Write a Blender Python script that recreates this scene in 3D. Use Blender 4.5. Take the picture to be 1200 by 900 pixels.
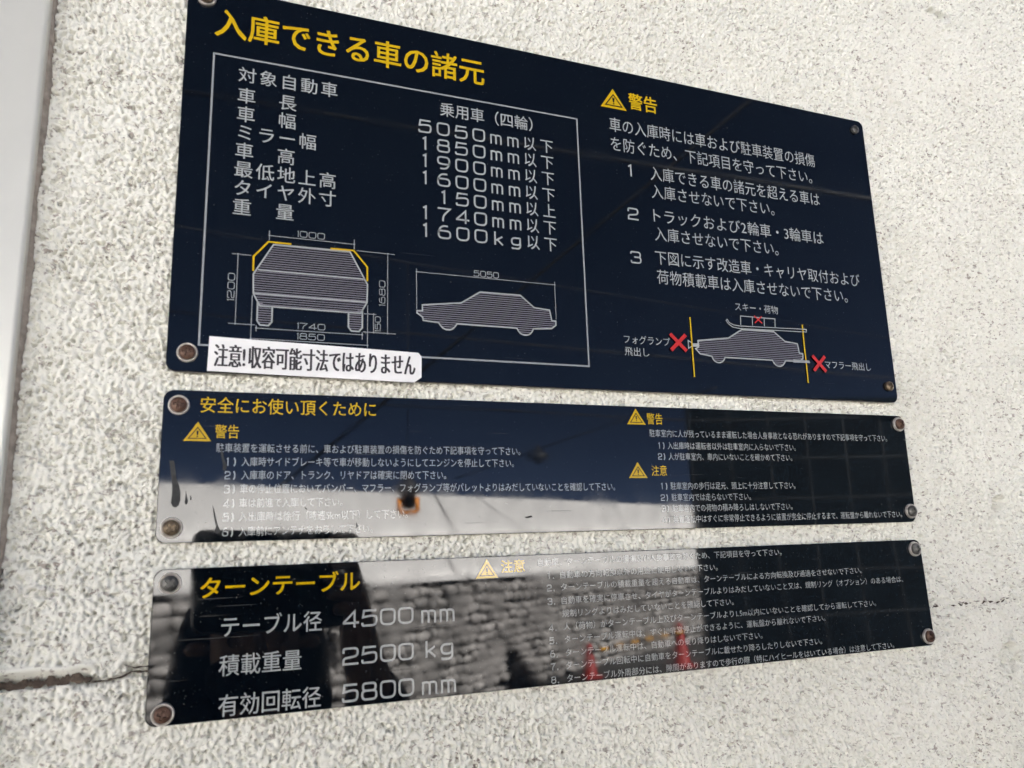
import bpy, bmesh, math, random
import numpy as np
from mathutils import Vector, Matrix

for o in list(bpy.data.objects): bpy.data.objects.remove(o)
SC = bpy.context.scene
COL = SC.collection
ZT = 1.968            # height of the top edge of the uppermost sign
WALL_Y = 0.006        # outer skin of the rendered wall; sign fronts lie on y = 0

# ------------------------------------------------------------------ camera
CAM = Vector((0.0299, -0.4225, 1.65))
RIGHT = Vector((0.93557, -0.35195, -0.02883))
UP = Vector((-0.04193, -0.19177, 0.98054))
FWD = Vector((0.35063, 0.91616, 0.19418))
cd = bpy.data.cameras.new('camera'); cam = bpy.data.objects.new('camera', cd); COL.objects.link(cam)
M = Matrix((RIGHT, UP, -FWD)).transposed().to_4x4(); M.translation = CAM
cam.matrix_world = M
cd.sensor_width = 36; cd.lens = 892.87/1200*36
cd.clip_start = 0.02; cd.clip_end = 600
cd.dof.use_dof = True; cd.dof.focus_distance = 0.57; cd.dof.aperture_fstop = 13
SC.camera = cam

# ------------------------------------------------------------------ sky, sun, exposure
SUN_EL, SUN_AZ = math.radians(40), math.radians(26)      # sun behind the signed wall: signs are in open shade
w = bpy.data.worlds.new('World'); SC.world = w; w.use_nodes = True
nt = w.node_tree; bg = nt.nodes['Background']
sk = nt.nodes.new('ShaderNodeTexSky'); sk.sky_type = 'NISHITA'; sk.sun_disc = False
sk.sun_elevation = SUN_EL; sk.sun_rotation = SUN_AZ
sk.air_density = 0.10; sk.dust_density = 5.0; sk.ozone_density = 0.0; sk.altitude = 3000
nt.links.new(sk.outputs[0], bg.inputs[0]); bg.inputs[1].default_value = 0.05
sd = bpy.data.lights.new('sun', 'SUN'); sd.energy = 5; sd.angle = math.radians(0.5); sd.color = (1, .972, .94)
sun = bpy.data.objects.new('sun', sd); COL.objects.link(sun)
sdir = Vector((math.sin(SUN_AZ)*math.cos(SUN_EL), math.cos(SUN_AZ)*math.cos(SUN_EL), math.sin(SUN_EL)))
sun.rotation_euler = sdir.to_track_quat('Z', 'Y').to_euler()
SC.view_settings.view_transform = 'Standard'; SC.view_settings.look = 'None'
SC.view_settings.exposure = 3.9; SC.view_settings.gamma = 1

# ------------------------------------------------------------------ materials
def new_mat(name):
    m = bpy.data.materials.new(name); m.use_nodes = True
    return m, m.node_tree.nodes, m.node_tree.links, m.node_tree.nodes['Principled BSDF']
def noise(n, l, scale, detail=3, rough=.5, vec=None, dim='3D'):
    t = n.new('ShaderNodeTexNoise'); t.inputs['Scale'].default_value = scale
    t.inputs['Detail'].default_value = detail; t.inputs['Roughness'].default_value = rough
    if vec is None:
        g = n.new('ShaderNodeNewGeometry'); vec = g.outputs['Position']
    l.new(vec, t.inputs['Vector']); return t
def ramp(n, l, fac, a, b, ca, cb):
    r = n.new('ShaderNodeValToRGB'); l.new(fac, r.inputs[0])
    e = r.color_ramp.elements
    e[0].position = a; e[0].color = (*ca, 1); e[1].position = b; e[1].color = (*cb, 1)
    return r
def bump(n, l, h, bs, strength, dist, normal=None):
    b = n.new('ShaderNodeBump'); b.inputs['Strength'].default_value = strength; b.inputs['Distance'].default_value = dist
    l.new(h, b.inputs['Height'])
    if normal: l.new(normal, b.inputs['Normal'])
    l.new(b.outputs[0], bs.inputs['Normal']); return b
def plain(name, col, rough=.5, metal=0, spec=.5, var=0.0, vscale=60, bmp=0, bscale=300):
    m, n, l, bs = new_mat(name)
    bs.inputs['Roughness'].default_value = rough; bs.inputs['Metallic'].default_value = metal
    bs.inputs['Specular IOR Level'].default_value = spec
    bs.inputs['Base Color'].default_value = (*col, 1)
    if var:
        t = noise(n, l, vscale, 4, .6)
        r = ramp(n, l, t.outputs[0], .3, .7, tuple(c*(1-var) for c in col), tuple(min(1, c*(1+var)) for c in col))
        l.new(r.outputs[0], bs.inputs['Base Color'])
    if bmp:
        t2 = noise(n, l, bscale, 3, .6); bump(n, l, t2.outputs[0], bs, bmp, .002)
    return m

PLATE_SPEC = 0.40      # glossy film over the printed plates
def plate_mat(name, wave, dust):
    m, n, l, bs = new_mat(name)
    bs.inputs['Specular IOR Level'].default_value = PLATE_SPEC
    # dust specks and a fine grey film
    t = noise(n, l, 900, 2, .5); r1 = ramp(n, l, t.outputs[0], .70, .76, (0, 0, 0), (1, 1, 1))
    t2 = noise(n, l, 22, 4, .65); r2 = ramp(n, l, t2.outputs[0], .35, .8, (.0012, .0026, .0045), (.003, .0048, .007))
    mx = n.new('ShaderNodeMix'); mx.data_type = 'RGBA'
    mu = n.new('ShaderNodeMath'); mu.operation = 'MULTIPLY'; mu.inputs[1].default_value = dust
    l.new(r1.outputs[0], mu.inputs[0]); l.new(mu.outputs[0], mx.inputs[0])
    l.new(r2.outputs[0], mx.inputs[6]); mx.inputs[7].default_value = (.22, .22, .2, 1)
    l.new(mx.outputs[2], bs.inputs['Base Color'])
    t3 = noise(n, l, 55, 5, .7); r3 = ramp(n, l, t3.outputs[0], .4, .75, (.015,)*3, (.08,)*3)
    # hairline scratches in two directions roughen the film
    mp = n.new('ShaderNodeMapping'); gg = n.new('ShaderNodeNewGeometry'); l.new(gg.outputs['Position'], mp.inputs[0])
    mp.inputs['Rotation'].default_value = (0, math.radians(17), 0); mp.inputs['Scale'].default_value = (14, 1, 900)
    t5 = noise(n, l, 1, 2, .5, mp.outputs[0]); r5 = ramp(n, l, t5.outputs[0], .70, .75, (0, 0, 0), (.30,)*3)
    ad = n.new('ShaderNodeMath'); ad.operation = 'ADD'; l.new(r3.outputs[0], ad.inputs[0]); l.new(r5.outputs[0], ad.inputs[1])
    l.new(ad.outputs[0], bs.inputs['Roughness'])
    t4 = noise(n, l, 7, 1, .4); bump(n, l, t4.outputs[0], bs, 1.0, wave)
    return m
M_plateA = plate_mat('glossy_navy_plate', .00012, .5)
M_plateB = plate_mat('glossy_navy_plate_worn', .00015, .35)
M_plateC = plate_mat('glossy_navy_plate_wavy', .00030, .35)
def ink(name, col, spec=PLATE_SPEC, rough=.06, var=.06):
    m = plain(name, col, rough, 0, spec, var, 400); return m
M_white = ink('white_ink', (.345, .36, .35)); M_white_dim = ink('grey_hatch_ink', (.21, .195, .22))
M_thin = ink('grey_line_ink', (.29, .30, .30))
M_yellow = ink('yellow_ink', (.56, .36, .004)); M_red = ink('red_ink', (.50, .03, .025))
M_symbol = ink('dark_symbol_ink', (.012, .012, .010))
M_sticker = plain('sticker_vinyl', (.80, .79, .77), .35, 0, .4, .05, 90)
M_black = plain('black_print', (.022, .017, .02), .35, 0, .4)
M_grime = plain('dried_grime', (.040, .041, .040), .75, 0, .3, .35, 300)
M_edge = plain('cut_plate_edge', (.085, .062, .048), .45, 0, .5, .3, 200)
def rust(name, a, b, metal, rough):
    m, n, l, bs = new_mat(name); t = noise(n, l, 260, 3, .55)
    r = ramp(n, l, t.outputs[0], .35, .68, a, b); l.new(r.outputs[0], bs.inputs['Base Color'])
    bs.inputs['Metallic'].default_value = metal; bs.inputs['Roughness'].default_value = rough
    t2 = noise(n, l, 900, 3, .6); bump(n, l, t2.outputs[0], bs, .25, .0003); return m
M_rust = rust('rusted_screw', (.055, .026, .016), (.155, .085, .055), .35, .5)
M_bronze = rust('bronzed_screw', (.07, .05, .03), (.20, .15, .095), .5, .45)
M_greyscrew = rust('grey_screw', (.06, .058, .052), (.17, .165, .15), .5, .45)
M_washer = rust('steel_washer', (.38, .345, .30), (.64, .60, .545), .35, .38)

def wall_mat():
    m, n, l, bs = new_mat('cream_textured_wall_paint')
    bs.inputs['Roughness'].default_value = .8; bs.inputs['Specular IOR Level'].default_value = .25
    t = noise(n, l, 4.5, 5, .6); r = ramp(n, l, t.outputs[0], .3, .72, (.735, .725, .645), (.78, .77, .69))
    # scattered brown-grey dirt specks and short smears with their own pattern
    t3 = noise(n, l, 14, 4, .65); r3 = ramp(n, l, t3.outputs[0], .32, .72, (.45,)*3, (1.0,)*3)
    cur = r.outputs[0]
    for sc, lo, hi, st, colr in ((230, .605, .66, .9, (.19, .145, .12, 1)), (430, .62, .69, .9, (.16, .12, .10, 1)), (60, .68, .82, .12, (.42, .36, .30, 1))):
        mp = n.new('ShaderNodeMapping'); mp.inputs['Scale'].default_value = (1, 1, 1.45); gg = n.new('ShaderNodeNewGeometry'); l.new(gg.outputs['Position'], mp.inputs[0])
        t2 = noise(n, l, sc, 3, .55, mp.outputs[0]); t2.inputs['Distortion'].default_value = .6; r2 = ramp(n, l, t2.outputs[0], lo, hi, (0, 0, 0), (st,)*3)
        mu = n.new('ShaderNodeMath'); mu.operation = 'MULTIPLY'; l.new(r2.outputs[0], mu.inputs[0]); l.new(r3.outputs[0], mu.inputs[1])
        mx = n.new('ShaderNodeMix'); mx.data_type = 'RGBA'; l.new(mu.outputs[0], mx.inputs[0]); l.new(cur, mx.inputs[6]); mx.inputs[7].default_value = colr; cur = mx.outputs[2]
    l.new(cur, bs.inputs['Base Color'])
    t4 = noise(n, l, 420, 4, .6); b1 = bump(n, l, t4.outputs[0], bs, .35, .0006)
    # beyond the finely meshed patch round the signs the same pits are carried on as bump
    sp = n.new('ShaderNodeSeparateXYZ'); gg = n.new('ShaderNodeNewGeometry'); l.new(gg.outputs['Position'], sp.inputs[0])
    def mth(op, a, b_):
        q = n.new('ShaderNodeMath'); q.operation = op
        for i, x in enumerate((a, b_)):
            if isinstance(x, (int, float)): q.inputs[i].default_value = x
            else: l.new(x, q.inputs[i])
        return q.outputs[0]
    X, Z = sp.outputs[0], sp.outputs[2]
    out = mth('MAXIMUM', mth('MAXIMUM', mth('SUBTRACT', -.242, X), mth('SUBTRACT', X, .892)), mth('MAXIMUM', mth('SUBTRACT', Z, ZT+.282), mth('SUBTRACT', ZT-.612, Z)))
    mr = n.new('ShaderNodeMapRange'); mr.inputs[1].default_value = 0; mr.inputs[2].default_value = .012; l.new(out, mr.inputs[0])
    t6 = noise(n, l, 170, 3, .55); r6 = ramp(n, l, t6.outputs[0], .38, .50, (0, 0, 0), (1, 1, 1))
    bump(n, l, mth('MULTIPLY', r6.outputs[0], mr.outputs[0]), bs, 1.0, .0022, b1.outputs[0])
    return m
M_wall = wall_mat()
M_seal = plain('cream_sealant', (.50, .485, .44), .7, 0, .3, .08, 120, .15, 500)
M_frame = plain('satin_grey_steel', (.62, .61, .545), .33, .25, .5, .05, 12)
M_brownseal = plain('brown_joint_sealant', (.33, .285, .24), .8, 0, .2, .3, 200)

# ------------------------------------------------------------------ helpers
def tag(o, label=None, cat=None, group=None, kind=None):
    if label: o['label'] = label
    if cat: o['category'] = cat
    if group: o['group'] = group
    if kind: o['kind'] = kind
    return o
def empty(name, loc, label, cat, group=None):
    o = bpy.data.objects.new(name, None); COL.objects.link(o); o.location = loc; o.empty_display_size = .05
    return tag(o, label, cat, group)
def mesh_obj(name, verts, faces, mat, parent=None, smooth=False, org=None):
    """verts in metres relative to the parent's origin"""
    me = bpy.data.meshes.new(name)
    me.from_pydata([tuple(v) for v in verts], [], [tuple(f) for f in faces]); me.update()
    if smooth: me.polygons.foreach_set('use_smooth', [True]*len(me.polygons))
    o = bpy.data.objects.new(name, me); COL.objects.link(o)
    if mat: me.materials.append(mat)
    if parent: o.parent = parent
    return o
class MB:
    def __init__(s): s.v = []; s.f = []
    def add(s, vs, fs):
        b = len(s.v); s.v += [tuple(v) for v in vs]; s.f += [tuple(b+i for i in f) for f in fs]
    def box(s, x0, x1, y0, y1, z0, z1):
        s.add([(x0,y0,z0),(x1,y0,z0),(x1,y1,z0),(x0,y1,z0),(x0,y0,z1),(x1,y0,z1),(x1,y1,z1),(x0,y1,z1)],
              [(0,3,2,1),(4,5,6,7),(0,1,5,4),(1,2,6,5),(2,3,7,6),(3,0,4,7)])
    def tube(s, pts, r, seg=8):
        pts = [Vector(p) for p in pts]; rings = []
        for i, p in enumerate(pts):
            d = (pts[min(i+1, len(pts)-1)]-pts[max(i-1, 0)]).normalized()
            q = d.to_track_quat('Z', 'Y'); rr = r[i] if hasattr(r, '__len__') else r
            rings.append([p+q@Vector((rr*math.cos(2*math.pi*k/seg), rr*math.sin(2*math.pi*k/seg), 0)) for k in range(seg)])
        vs = [v for R_ in rings for v in R_]; fs = []
        for i in range(len(rings)-1):
            for k in range(seg):
                a, b = i*seg+k, i*seg+(k+1) % seg; fs.append((a, b, b+seg, a+seg))
        fs.append(tuple(reversed(range(seg)))); fs.append(tuple(range(len(vs)-seg, len(vs))))
        s.add(vs, fs)
    def lathe(s, prof, seg=32, org=(0, 0, 0), axis='Z'):
        vs = []; fs = []; n_ = len(prof)
        for (r, h) in prof:
            for k in range(seg):
                a = 2*math.pi*k/seg
                if axis == 'Z': vs.append((org[0]+r*math.cos(a), org[1]+r*math.sin(a), org[2]+h))
                else: vs.append((org[0]+r*math.cos(a), org[1]-h, org[2]+r*math.sin(a)))    # axis points to the viewer (-Y)
        for i in range(n_-1):
            for k in range(seg):
                a, b = i*seg+k, i*seg+(k+1) % seg; fs.append((a, b, b+seg, a+seg))
        s.add(vs, fs)
    def build(s, name, mat, parent=None, smooth=False):
        o = mesh_obj(name, s.v, s.f, mat, parent, smooth); bm = bmesh.new(); bm.from_mesh(o.data)
        bmesh.ops.recalc_face_normals(bm, faces=bm.faces); bm.to_mesh(o.data); bm.free(); return o

# -- flat print on a sign: coordinates are millimetres right (u) and down (v) from the top sign's corner
class Print:
    def __init__(s, sign, y=-.00025): s.org = sign.location; s.sign = sign; s.y = y; s.v = []; s.f = []
    def pt(s, u, v, y=None): return (u/1000-s.org.x, (s.y if y is None else y)-s.org.y, ZT-v/1000-s.org.z)
    def poly(s, pts, y=None):
        b = len(s.v); s.v += [s.pt(u, v, y) for u, v in pts]; s.f.append(tuple(range(b, b+len(pts))))
    def line(s, pts, w, closed=False, y=None):
        P = [Vector(p) for p in pts]; n_ = len(P); L_, R_ = [], []
        for i in range(n_):
            dp = (P[i]-P[i-1]).normalized() if (i > 0 or closed) else None
            dn = (P[(i+1) % n_]-P[i]).normalized() if (i < n_-1 or closed) else None
            dp = dp or dn; dn = dn or dp
            t = (dp+dn); t = t.normalized() if t.length > 1e-6 else dn
            nn = Vector((-t.y, t.x)); c = max(.45, abs(nn.dot(Vector((-dn.y, dn.x)))))
            L_.append(P[i]+nn*w/2/c); R_.append(P[i]-nn*w/2/c)
        for i in range(n_ if closed else n_-1):
            j = (i+1) % n_; s.poly([L_[i], L_[j], R_[j], R_[i]], y)
    def hatch(s, poly, step, th, y=None):
        v0 = min(p[1] for p in poly); v1 = max(p[1] for p in poly); v = v0+step*.6
        while v < v1-step*.3:
            xs = []
            for i in range(len(poly)):
                (a, b), (c, d) = poly[i], poly[(i+1) % len(poly)]
                if (b <= v) != (d <= v): xs.append(a+(v-b)/(d-b)*(c-a))
            xs.sort()
            for a, b in zip(xs[::2], xs[1::2]):
                if b-a > .3: s.poly([(a, v-th/2), (b, v-th/2), (b, v+th/2), (a, v+th/2)], y)
            v += step
    def build(s, name, mat, parent=None): return mesh_obj(name, s.v, s.f, mat, parent or s.sign)
    # -- lettering
    def glyph_at(s, ch, off, x, z, sx, sz, y=None, rot=False):
        g = glyph(ch, off); b = len(s.v)
        for (gx, gz) in g[0]:
            u, v = (x+gx*sx, z-gz*sz)
            s.v.append(s.pt(u, v, y))
        s.f += [tuple(b+i for i in f) for f in g[1]]
    def text(s, t, u0, u1, v0, v1, off=0.0, y=None):
        """fit the ink of a line into u0..u1, kanji height into v0..v1"""
        pen = 0; items = []; lo, hi = 1e9, -1e9
        for ch in t:
            g = glyph(ch, 0); a = adv(ch)
            if g[2]:
                items.append((ch, pen)); lo = min(lo, pen+g[2][0]); hi = max(hi, pen+g[2][1])
            pen += a
        sx = (u1-u0)/(hi-lo); kb, kt = KAN; sz = (v1-v0)/(kt-kb); base = v1+kb*sz
        y0 = s.y if y is None else y
        for k, (dx, dz) in enumerate(BOLD(off)):
            for ch, p in items: s.glyph_at(ch, min(off, 0), u0+(p-lo)*sx+dx*sz, base+dz*sz, sx, sz, y0-.00002*k)
    def spaced(s, t, u0, u1, v0, v1, off=0.0):
        kb, kt = KAN; sz = (v1-v0)/(kt-kb)
        n_ = len(t)
        for i, ch in enumerate(t):
            g = glyph(ch, 0)
            if not g[2]: continue
            c = u0+sz*.46+(u1-u0-sz*.92)*i/(n_-1)
            
            for q, (dx, dz) in enumerate(BOLD(off)): s.glyph_at(ch, 0, c-sz*.5+dx*sz, v1+kb*sz+dz*sz, sz, sz, s.y-.00002*q)
    def ink(s, ch, u0, u1, v0, v1, wt=.125, y=None, rot=False):
        """wide sign-writer's figures drawn as strokes, the ink of the string filling the box exactly"""
        H = (u1-u0) if rot else (v1-v0); W = (v1-v0) if rot else (u1-u0); t = wt*H*(CAPH[ch[0]] if ch[0] in CAPH else 1)
        n_ = len(ch); gap = .16; nst = 0; ws = [(.18 if c == '1' else .28 if c in '()' else 1) for c in ch]
        tot = sum(ws)+gap*(n_-1); un = W/tot; x = 0
        for c, w_ in zip(ch, ws):
            cw = w_*un
            for st in STROKE[c]:
                pts = smooth_stroke([(x+t/2+px*(cw-t), t/2+(1-pz)*(H-t)) for px, pz in st], .33*min(cw, H))
                if rot: pts = [(u0+b_, v1-a_) for a_, b_ in pts]
                else: pts = [(u0+a_, v0+b_) for a_, b_ in pts]
                nst += 1; s.line(pts, t, False, (s.y if y is None else y)-.00002*nst)
            x += cw+gap*un
CAPH = {'m': 1.25, 'g': 1.05}
STROKE = {'0': [[(.5, 1), (1, 1), (1, 0), (0, 0), (0, 1), (.5, 1)]], '1': [[(-.3, .86), (1, 1), (1, 1), (1, -.07)]],
 '2': [[(0, .70), (0, 1), (1, 1), (1, .50), (0, .36), (0, 0), (0, 0), (1.05, 0)]], '3': [[(0, .8), (0, 1), (.97, 1), (.97, .53), (.3, .53)], [(.5, .53), (1, .53), (1, 0), (0, 0), (0, .22)]],
 '4': [[(.76, -.07), (.76, 1), (.76, 1), (0, .28), (0, .24), (0, .24), (1.07, .24)]], '5': [[(.97, 1), (.10, 1), (.10, 1), (.03, .56), (.03, .56), (.5, .64), (1, .64), (1, 0), (0, 0), (0, .2)]],
 '6': [[(.80, 1), (.28, 1), (0, .62), (0, 0), (1, 0), (1, .60), (0, .60), (0, .4)]], '7': [[(-.05, 1), (1, 1), (1, 1), (.42, .40), (.38, -.07)]],
 '8': [[(.5, 1), (.95, 1), (.95, .54), (.05, .54), (.05, 1), (.5, 1)], [(.5, .54), (1, .54), (1, 0), (0, 0), (0, .54), (.5, .54)]],
 '9': [[(1, .6), (1, .40), (0, .40), (0, 1), (1, 1), (1, .38), (.72, 0), (.2, 0)]],
 'm': [[(0, 1.06), (0, -.07)], [(0, .62), (0, 1), (.5, 1), (.5, -.07)], [(.5, .62), (.5, 1), (1, 1), (1, -.07)]],
 'k': [[(0, 1.06), (0, -.07)], [(1, .66), (.0, .28)], [(.25, .40), (1.04, -.05)]],
 'g': [[(1, .95), (1, .36), (0, .36), (0, 1), (1, 1), (1, .9)], [(1, .8), (1, 0), (.05, 0), (.05, .1)]],
 ')': [[(0, 1), (1, .75), (1, .25), (0, 0)]]}
def smooth_stroke(pts, r):
    P = [Vector(p) for p in pts]; out = [tuple(P[0])]
    for i in range(1, len(P)-1):
        a, b, c = P[i-1], P[i], P[i+1]; la, lc = (a-b).length, (c-b).length
        if la < 1e-6 or lc < 1e-6: out.append(tuple(b)); continue
        q = min(r, la*.49, lc*.49); p0 = b+(a-b)*q/la; p1 = b+(c-b)*q/lc
        for k in range(5):
            t = k/4; out.append(tuple(p0*(1-t)**2+b*2*t*(1-t)+p1*t*t))
    out.append(tuple(P[-1]))
    res = [out[0]]
    for p in out[1:]:
        if (Vector(p)-Vector(res[-1])).length > 1e-4: res.append(p)
    return res
def BOLD(b):
    if b <= 0: return [(0, 0)]
    if b < .012: return [(-b/2, -b/2), (b/2, b/2)]
    return [(-b, -b), (b, -b), (-b, b), (b, b)]
HALF = {'!': .40, '(': .5, ')': .55, '.': .35, ' ': .35}
def adv(ch):
    if ch in HALF: return HALF[ch]
    if ch.isascii():
        g = glyph(ch, 0)[2]; return g[1]+.06
    return EM
_cache = {}
def glyph(ch, off):
    k = (ch, off)
    if k not in _cache:
        c = bpy.data.curves.new('g', 'FONT'); c.body = ch; c.size = 1; c.offset = off; c.resolution_u = 3; c.fill_mode = 'FRONT'
        o = bpy.data.objects.new('g', c); COL.objects.link(o)
        dg = bpy.context.evaluated_depsgraph_get(); me = bpy.data.meshes.new_from_object(o.evaluated_get(dg))
        vs = [(v.co.x, v.co.y) for v in me.vertices]; fs = [tuple(p.vertices) for p in me.polygons]
        bb = (min(v[0] for v in vs), max(v[0] for v in vs), min(v[1] for v in vs), max(v[1] for v in vs)) if vs else None
        bpy.data.objects.remove(o); bpy.data.curves.remove(c); bpy.data.meshes.remove(me)
        _cache[k] = (vs, fs, bb)
    return _cache[k]
_a = glyph('国', 0)[2]; _b = glyph('国国', 0)[2]
EM = _b[1]-_a[1]; KAN = (_a[2]-.02*EM, _a[3]+.015*EM)

# ------------------------------------------------------------------ setting: ground
gm, gn, gl, gb = new_mat('weathered_asphalt')
t = noise(gn, gl, 3, 5, .6); r = ramp(gn, gl, t.outputs[0], .3, .7, (.040, .039, .037), (.07, .068, .064)); gl.new(r.outputs[0], gb.inputs['Base Color'])
gb.inputs['Roughness'].default_value = .9; t = noise(gn, gl, 120, 3, .6); bump(gn, gl, t.outputs[0], gb, .5, .01)
g = mesh_obj('ground', [(-300, -300, 0), (300, -300, 0), (300, 300, 0), (-300, 300, 0)], [(0, 1, 2, 3)], gm); tag(g, kind='structure')

# ------------------------------------------------------------------ the rendered wall with its sprayed, pitted coat
def build_wall():
    rng = np.random.default_rng(7); st = .5
    u = np.arange(-250, 900, st); v = np.arange(-290, 620, st)
    nu, nv = len(u), len(v); U, V = np.meshgrid(u, v)
    fx = np.fft.fftfreq(nu, st)[None, :]; fy = np.fft.fftfreq(nv, st)[:, None]
    def band(lam, width, aniso=1.0):
        f = np.sqrt((fx*aniso)**2+(fy)**2)*lam
        H = np.exp(-((np.log(np.maximum(f, 1e-6)))**2)/(2*width**2))
        a = np.fft.ifft2(np.fft.fft2(rng.standard_normal((nv, nu)))*H).real; return a/a.std()
    n1 = band(5.4, .30, .78); n2 = band(3.6, .25, .8); n3 = band(15, .4); n4 = band(90, .5); n5 = band(2.4, .25); n6 = band(7.2, .3, .6)
    d = np.zeros_like(U)
    q = n1+.20*n3+.12*n4
    def lip(f, t, wid, dep, sharp):
        # pressed-over drops: a steep upper lip, the floor of each pit ramping back out below it
        g_ = np.gradient(f, st, axis=0); g_ = g_/g_.std()
        return dep*np.clip((f-t)/wid, 0, 1)*(.25+.75*np.clip(.45+sharp*g_, 0, 1))
    def crevice(f, c, half, dep, mask):
        # narrow undercut lines along the lower edge of each pressed drop, mostly level and broken up
        gv = np.gradient(f, st, axis=0); gu = np.gradient(f, st, axis=1); g_ = np.hypot(gv, gu)+1e-4
        return dep*np.exp(-((f-c)/g_/half)**2)*np.clip(gv/g_*1.6-.35, 0, 1)*np.clip(mask, 0, 1)
    d += lip(q, 1.05, .55, 1.5, .5)
    q2 = n2+.22*n3+.15*n4; d += lip(q2, 1.45, .20, 3.2, .5)
    fa = band(6.8, .33, .62)+.25*n2; fb = band(4.6, .30, .66); n7 = band(11, .35); n8 = band(8, .35)
    d += crevice(fa, .35, .60, 5.0, .05+.80*n7+.20*n4)
    d += crevice(fb, .55, .48, 4.0, -.15+.80*n8+.20*n4)
    d += .03*n5 + .16*n3 + .10*n4 + .10*n2 + .30*n1 + .28*fa
    # open joint at the left: the paint rolls in under a swollen lip, then the lower wall starts abruptly
    wob = .5*n3*.6+.35*np.sin(U*.21)
    inj = np.clip((-22.5-U+.6*n2)/2.0, 0, 1)
    lipm = inj*np.clip((V-370.6+1.0*np.clip((-U-50)/30, -1, 1)+wob)/1.2, 0, 1)*np.clip((381.6-V+wob*.5)/.5, 0, 1)
    vv = V+wob*.6
    prof = np.where(vv < 374.6, -1.5*np.sin(np.pi*np.clip((vv-370.6)/4.2, 0, 1)), np.clip((vv-374.6)/6.4, 0, 1)**1.15*9.0)
    d = d*(1-lipm)+prof*lipm
    def crack(pts, w_, dep):
        nonlocal d
        D = np.full_like(U, 1e9)
        for (a, b), (c, e_) in zip(pts[:-1], pts[1:]):
            L2 = (c-a)**2+(e_-b)**2; t_ = np.clip(((U-a)*(c-a)+(V-b)*(e_-b))/L2, 0, 1)
            D = np.minimum(D, np.hypot(U-a-t_*(c-a), V-b-t_*(e_-b)))
        D = D+.5*n2*.6
        d += dep*np.exp(-(np.maximum(D, 0)/w_)**2)
    crack([(-25, 380.6), (-18, 381), (-12, 379.7), (-7, 377.7), (2, 378), (20, 378)], 1.0, 5.0)
    crack([(-10, 374), (-6, 376), (0, 375.6), (15, 376)], .9, 4.0)
    crack([(-23, 373), (-20.5, 376), (-22, 379.5)], .7, 1.6)
    for cu, cv, r_ in ((609, -129, 5.0), (618, -126, 6.0), (586, 419, 9), (594.5, 427, 7), (599, 309, 8), (597, 312, 5)):
        crack([(cu+r_*math.cos(math.radians(a)), cv+r_*math.sin(math.radians(a))) for a in range(160, 315, 15)], r_*.20, 6.5)
    # the panel joint carries on as a rough, pitted line right of the lowest sign
    jd = np.exp(-((V-377.5-.8*n3)/4.5)**2)*np.clip((U-60)/40, 0, 1); d += jd*(1.0+.9*np.clip(q+.2, -.6, 1.5))*np.clip(1.15-(U-515)/140, .25, 1)
    for cu, cv, r_, dep in [(608.5, -130, 6.0, 5.5), (618, -126.5, 7.5, 6.0), (586, 419, 11, 6.0), (593, 428, 9, 6.5), (600, 308, 10, 5.5), (520, 292, 3, 3), (-40, 320, 2.6, 3.2)]:
        rr = np.hypot(U-cu, V-cv); rr2 = np.hypot(U-cu-r_*.35, V-cv-r_*.45)
        d += dep*np.clip(1-(rr/r_)**2, 0, 1)-dep*.8*np.clip(1-(rr2/(r_*.85))**2, 0, 1)
    # soften under nothing: fade to flat at the border of the fine patch
    fade = np.clip(np.minimum.reduce([U-u[0], u[-1]-U, V-v[0], v[-1]-V])/15, 0, 1); d *= fade
    # keep every row and column in front of the camera, every third one further out
    iu = np.array([i for i in range(nu) if i % 3 == 0 or -96 < u[i] < 738]); iv_ = np.array([i for i in range(nv) if i % 3 == 0 or -176 < v[i] < 500])
    u = u[iu]; v = v[iv_]; d = d[np.ix_(iv_, iu)]; nu, nv = len(u), len(v)
    ou = np.array([4000, 2200, 1300, 700, 350, 150, 60, 20.]); ul = u[0]-ou; ur = u[-1]+ou[::-1]
    vt = v[0]-np.array([1700, 1300, 1000, 600, 250, 90, 25.]); vb = v[-1]+np.array([25, 90, 250, 600, ZT*1000-v[-1]+0.])
    UU = np.r_[ul, u, ur]; VV = np.r_[vt, v, vb]
    D = np.zeros((len(VV), len(UU))); D[len(vt):len(vt)+nv, len(ul):len(ul)+nu] = d
    X, Zv = np.meshgrid(UU/1000, ZT-VV/1000)
    co = np.stack([X, WALL_Y+D/1000, Zv], -1).reshape(-1, 3)
    nx, nz = len(UU), len(VV); idx = np.arange(nx*nz).reshape(nz, nx)
    F = np.stack([idx[1:, :-1], idx[1:, 1:], idx[:-1, 1:], idx[:-1, :-1]], -1).reshape(-1, 4)
    # back and edges make it a solid wall 0.25 m thick
    x0, x1, z0, z1 = X.min(), X.max(), Zv.min(), Zv.max(); b = len(co); yb = .256; y0 = WALL_Y
    co = np.r_[co, [(x0, yb, z0), (x1, yb, z0), (x1, yb, z1), (x0, yb, z1), (x0, y0, z0), (x1, y0, z0), (x1, y0, z1), (x0, y0, z1)]]
    F = np.r_[F, [(b, b+3, b+2, b+1), (b+3, b+7, b+6, b+2), (b, b+4, b+7, b+3), (b+1, b+2, b+6, b+5)]]
    me = bpy.data.meshes.new('rendered_wall'); me.vertices.add(len(co)); me.vertices.foreach_set('co', co.astype(np.float32).ravel())
    me.loops.add(F.size); me.loops.foreach_set('vertex_index', F.astype(np.int32).ravel())
    me.polygons.add(len(F)); me.polygons.foreach_set('loop_start', np.arange(0, F.size, 4, dtype=np.int32))
    me.polygons.foreach_set('loop_total', np.full(len(F), 4, dtype=np.int32))
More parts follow.
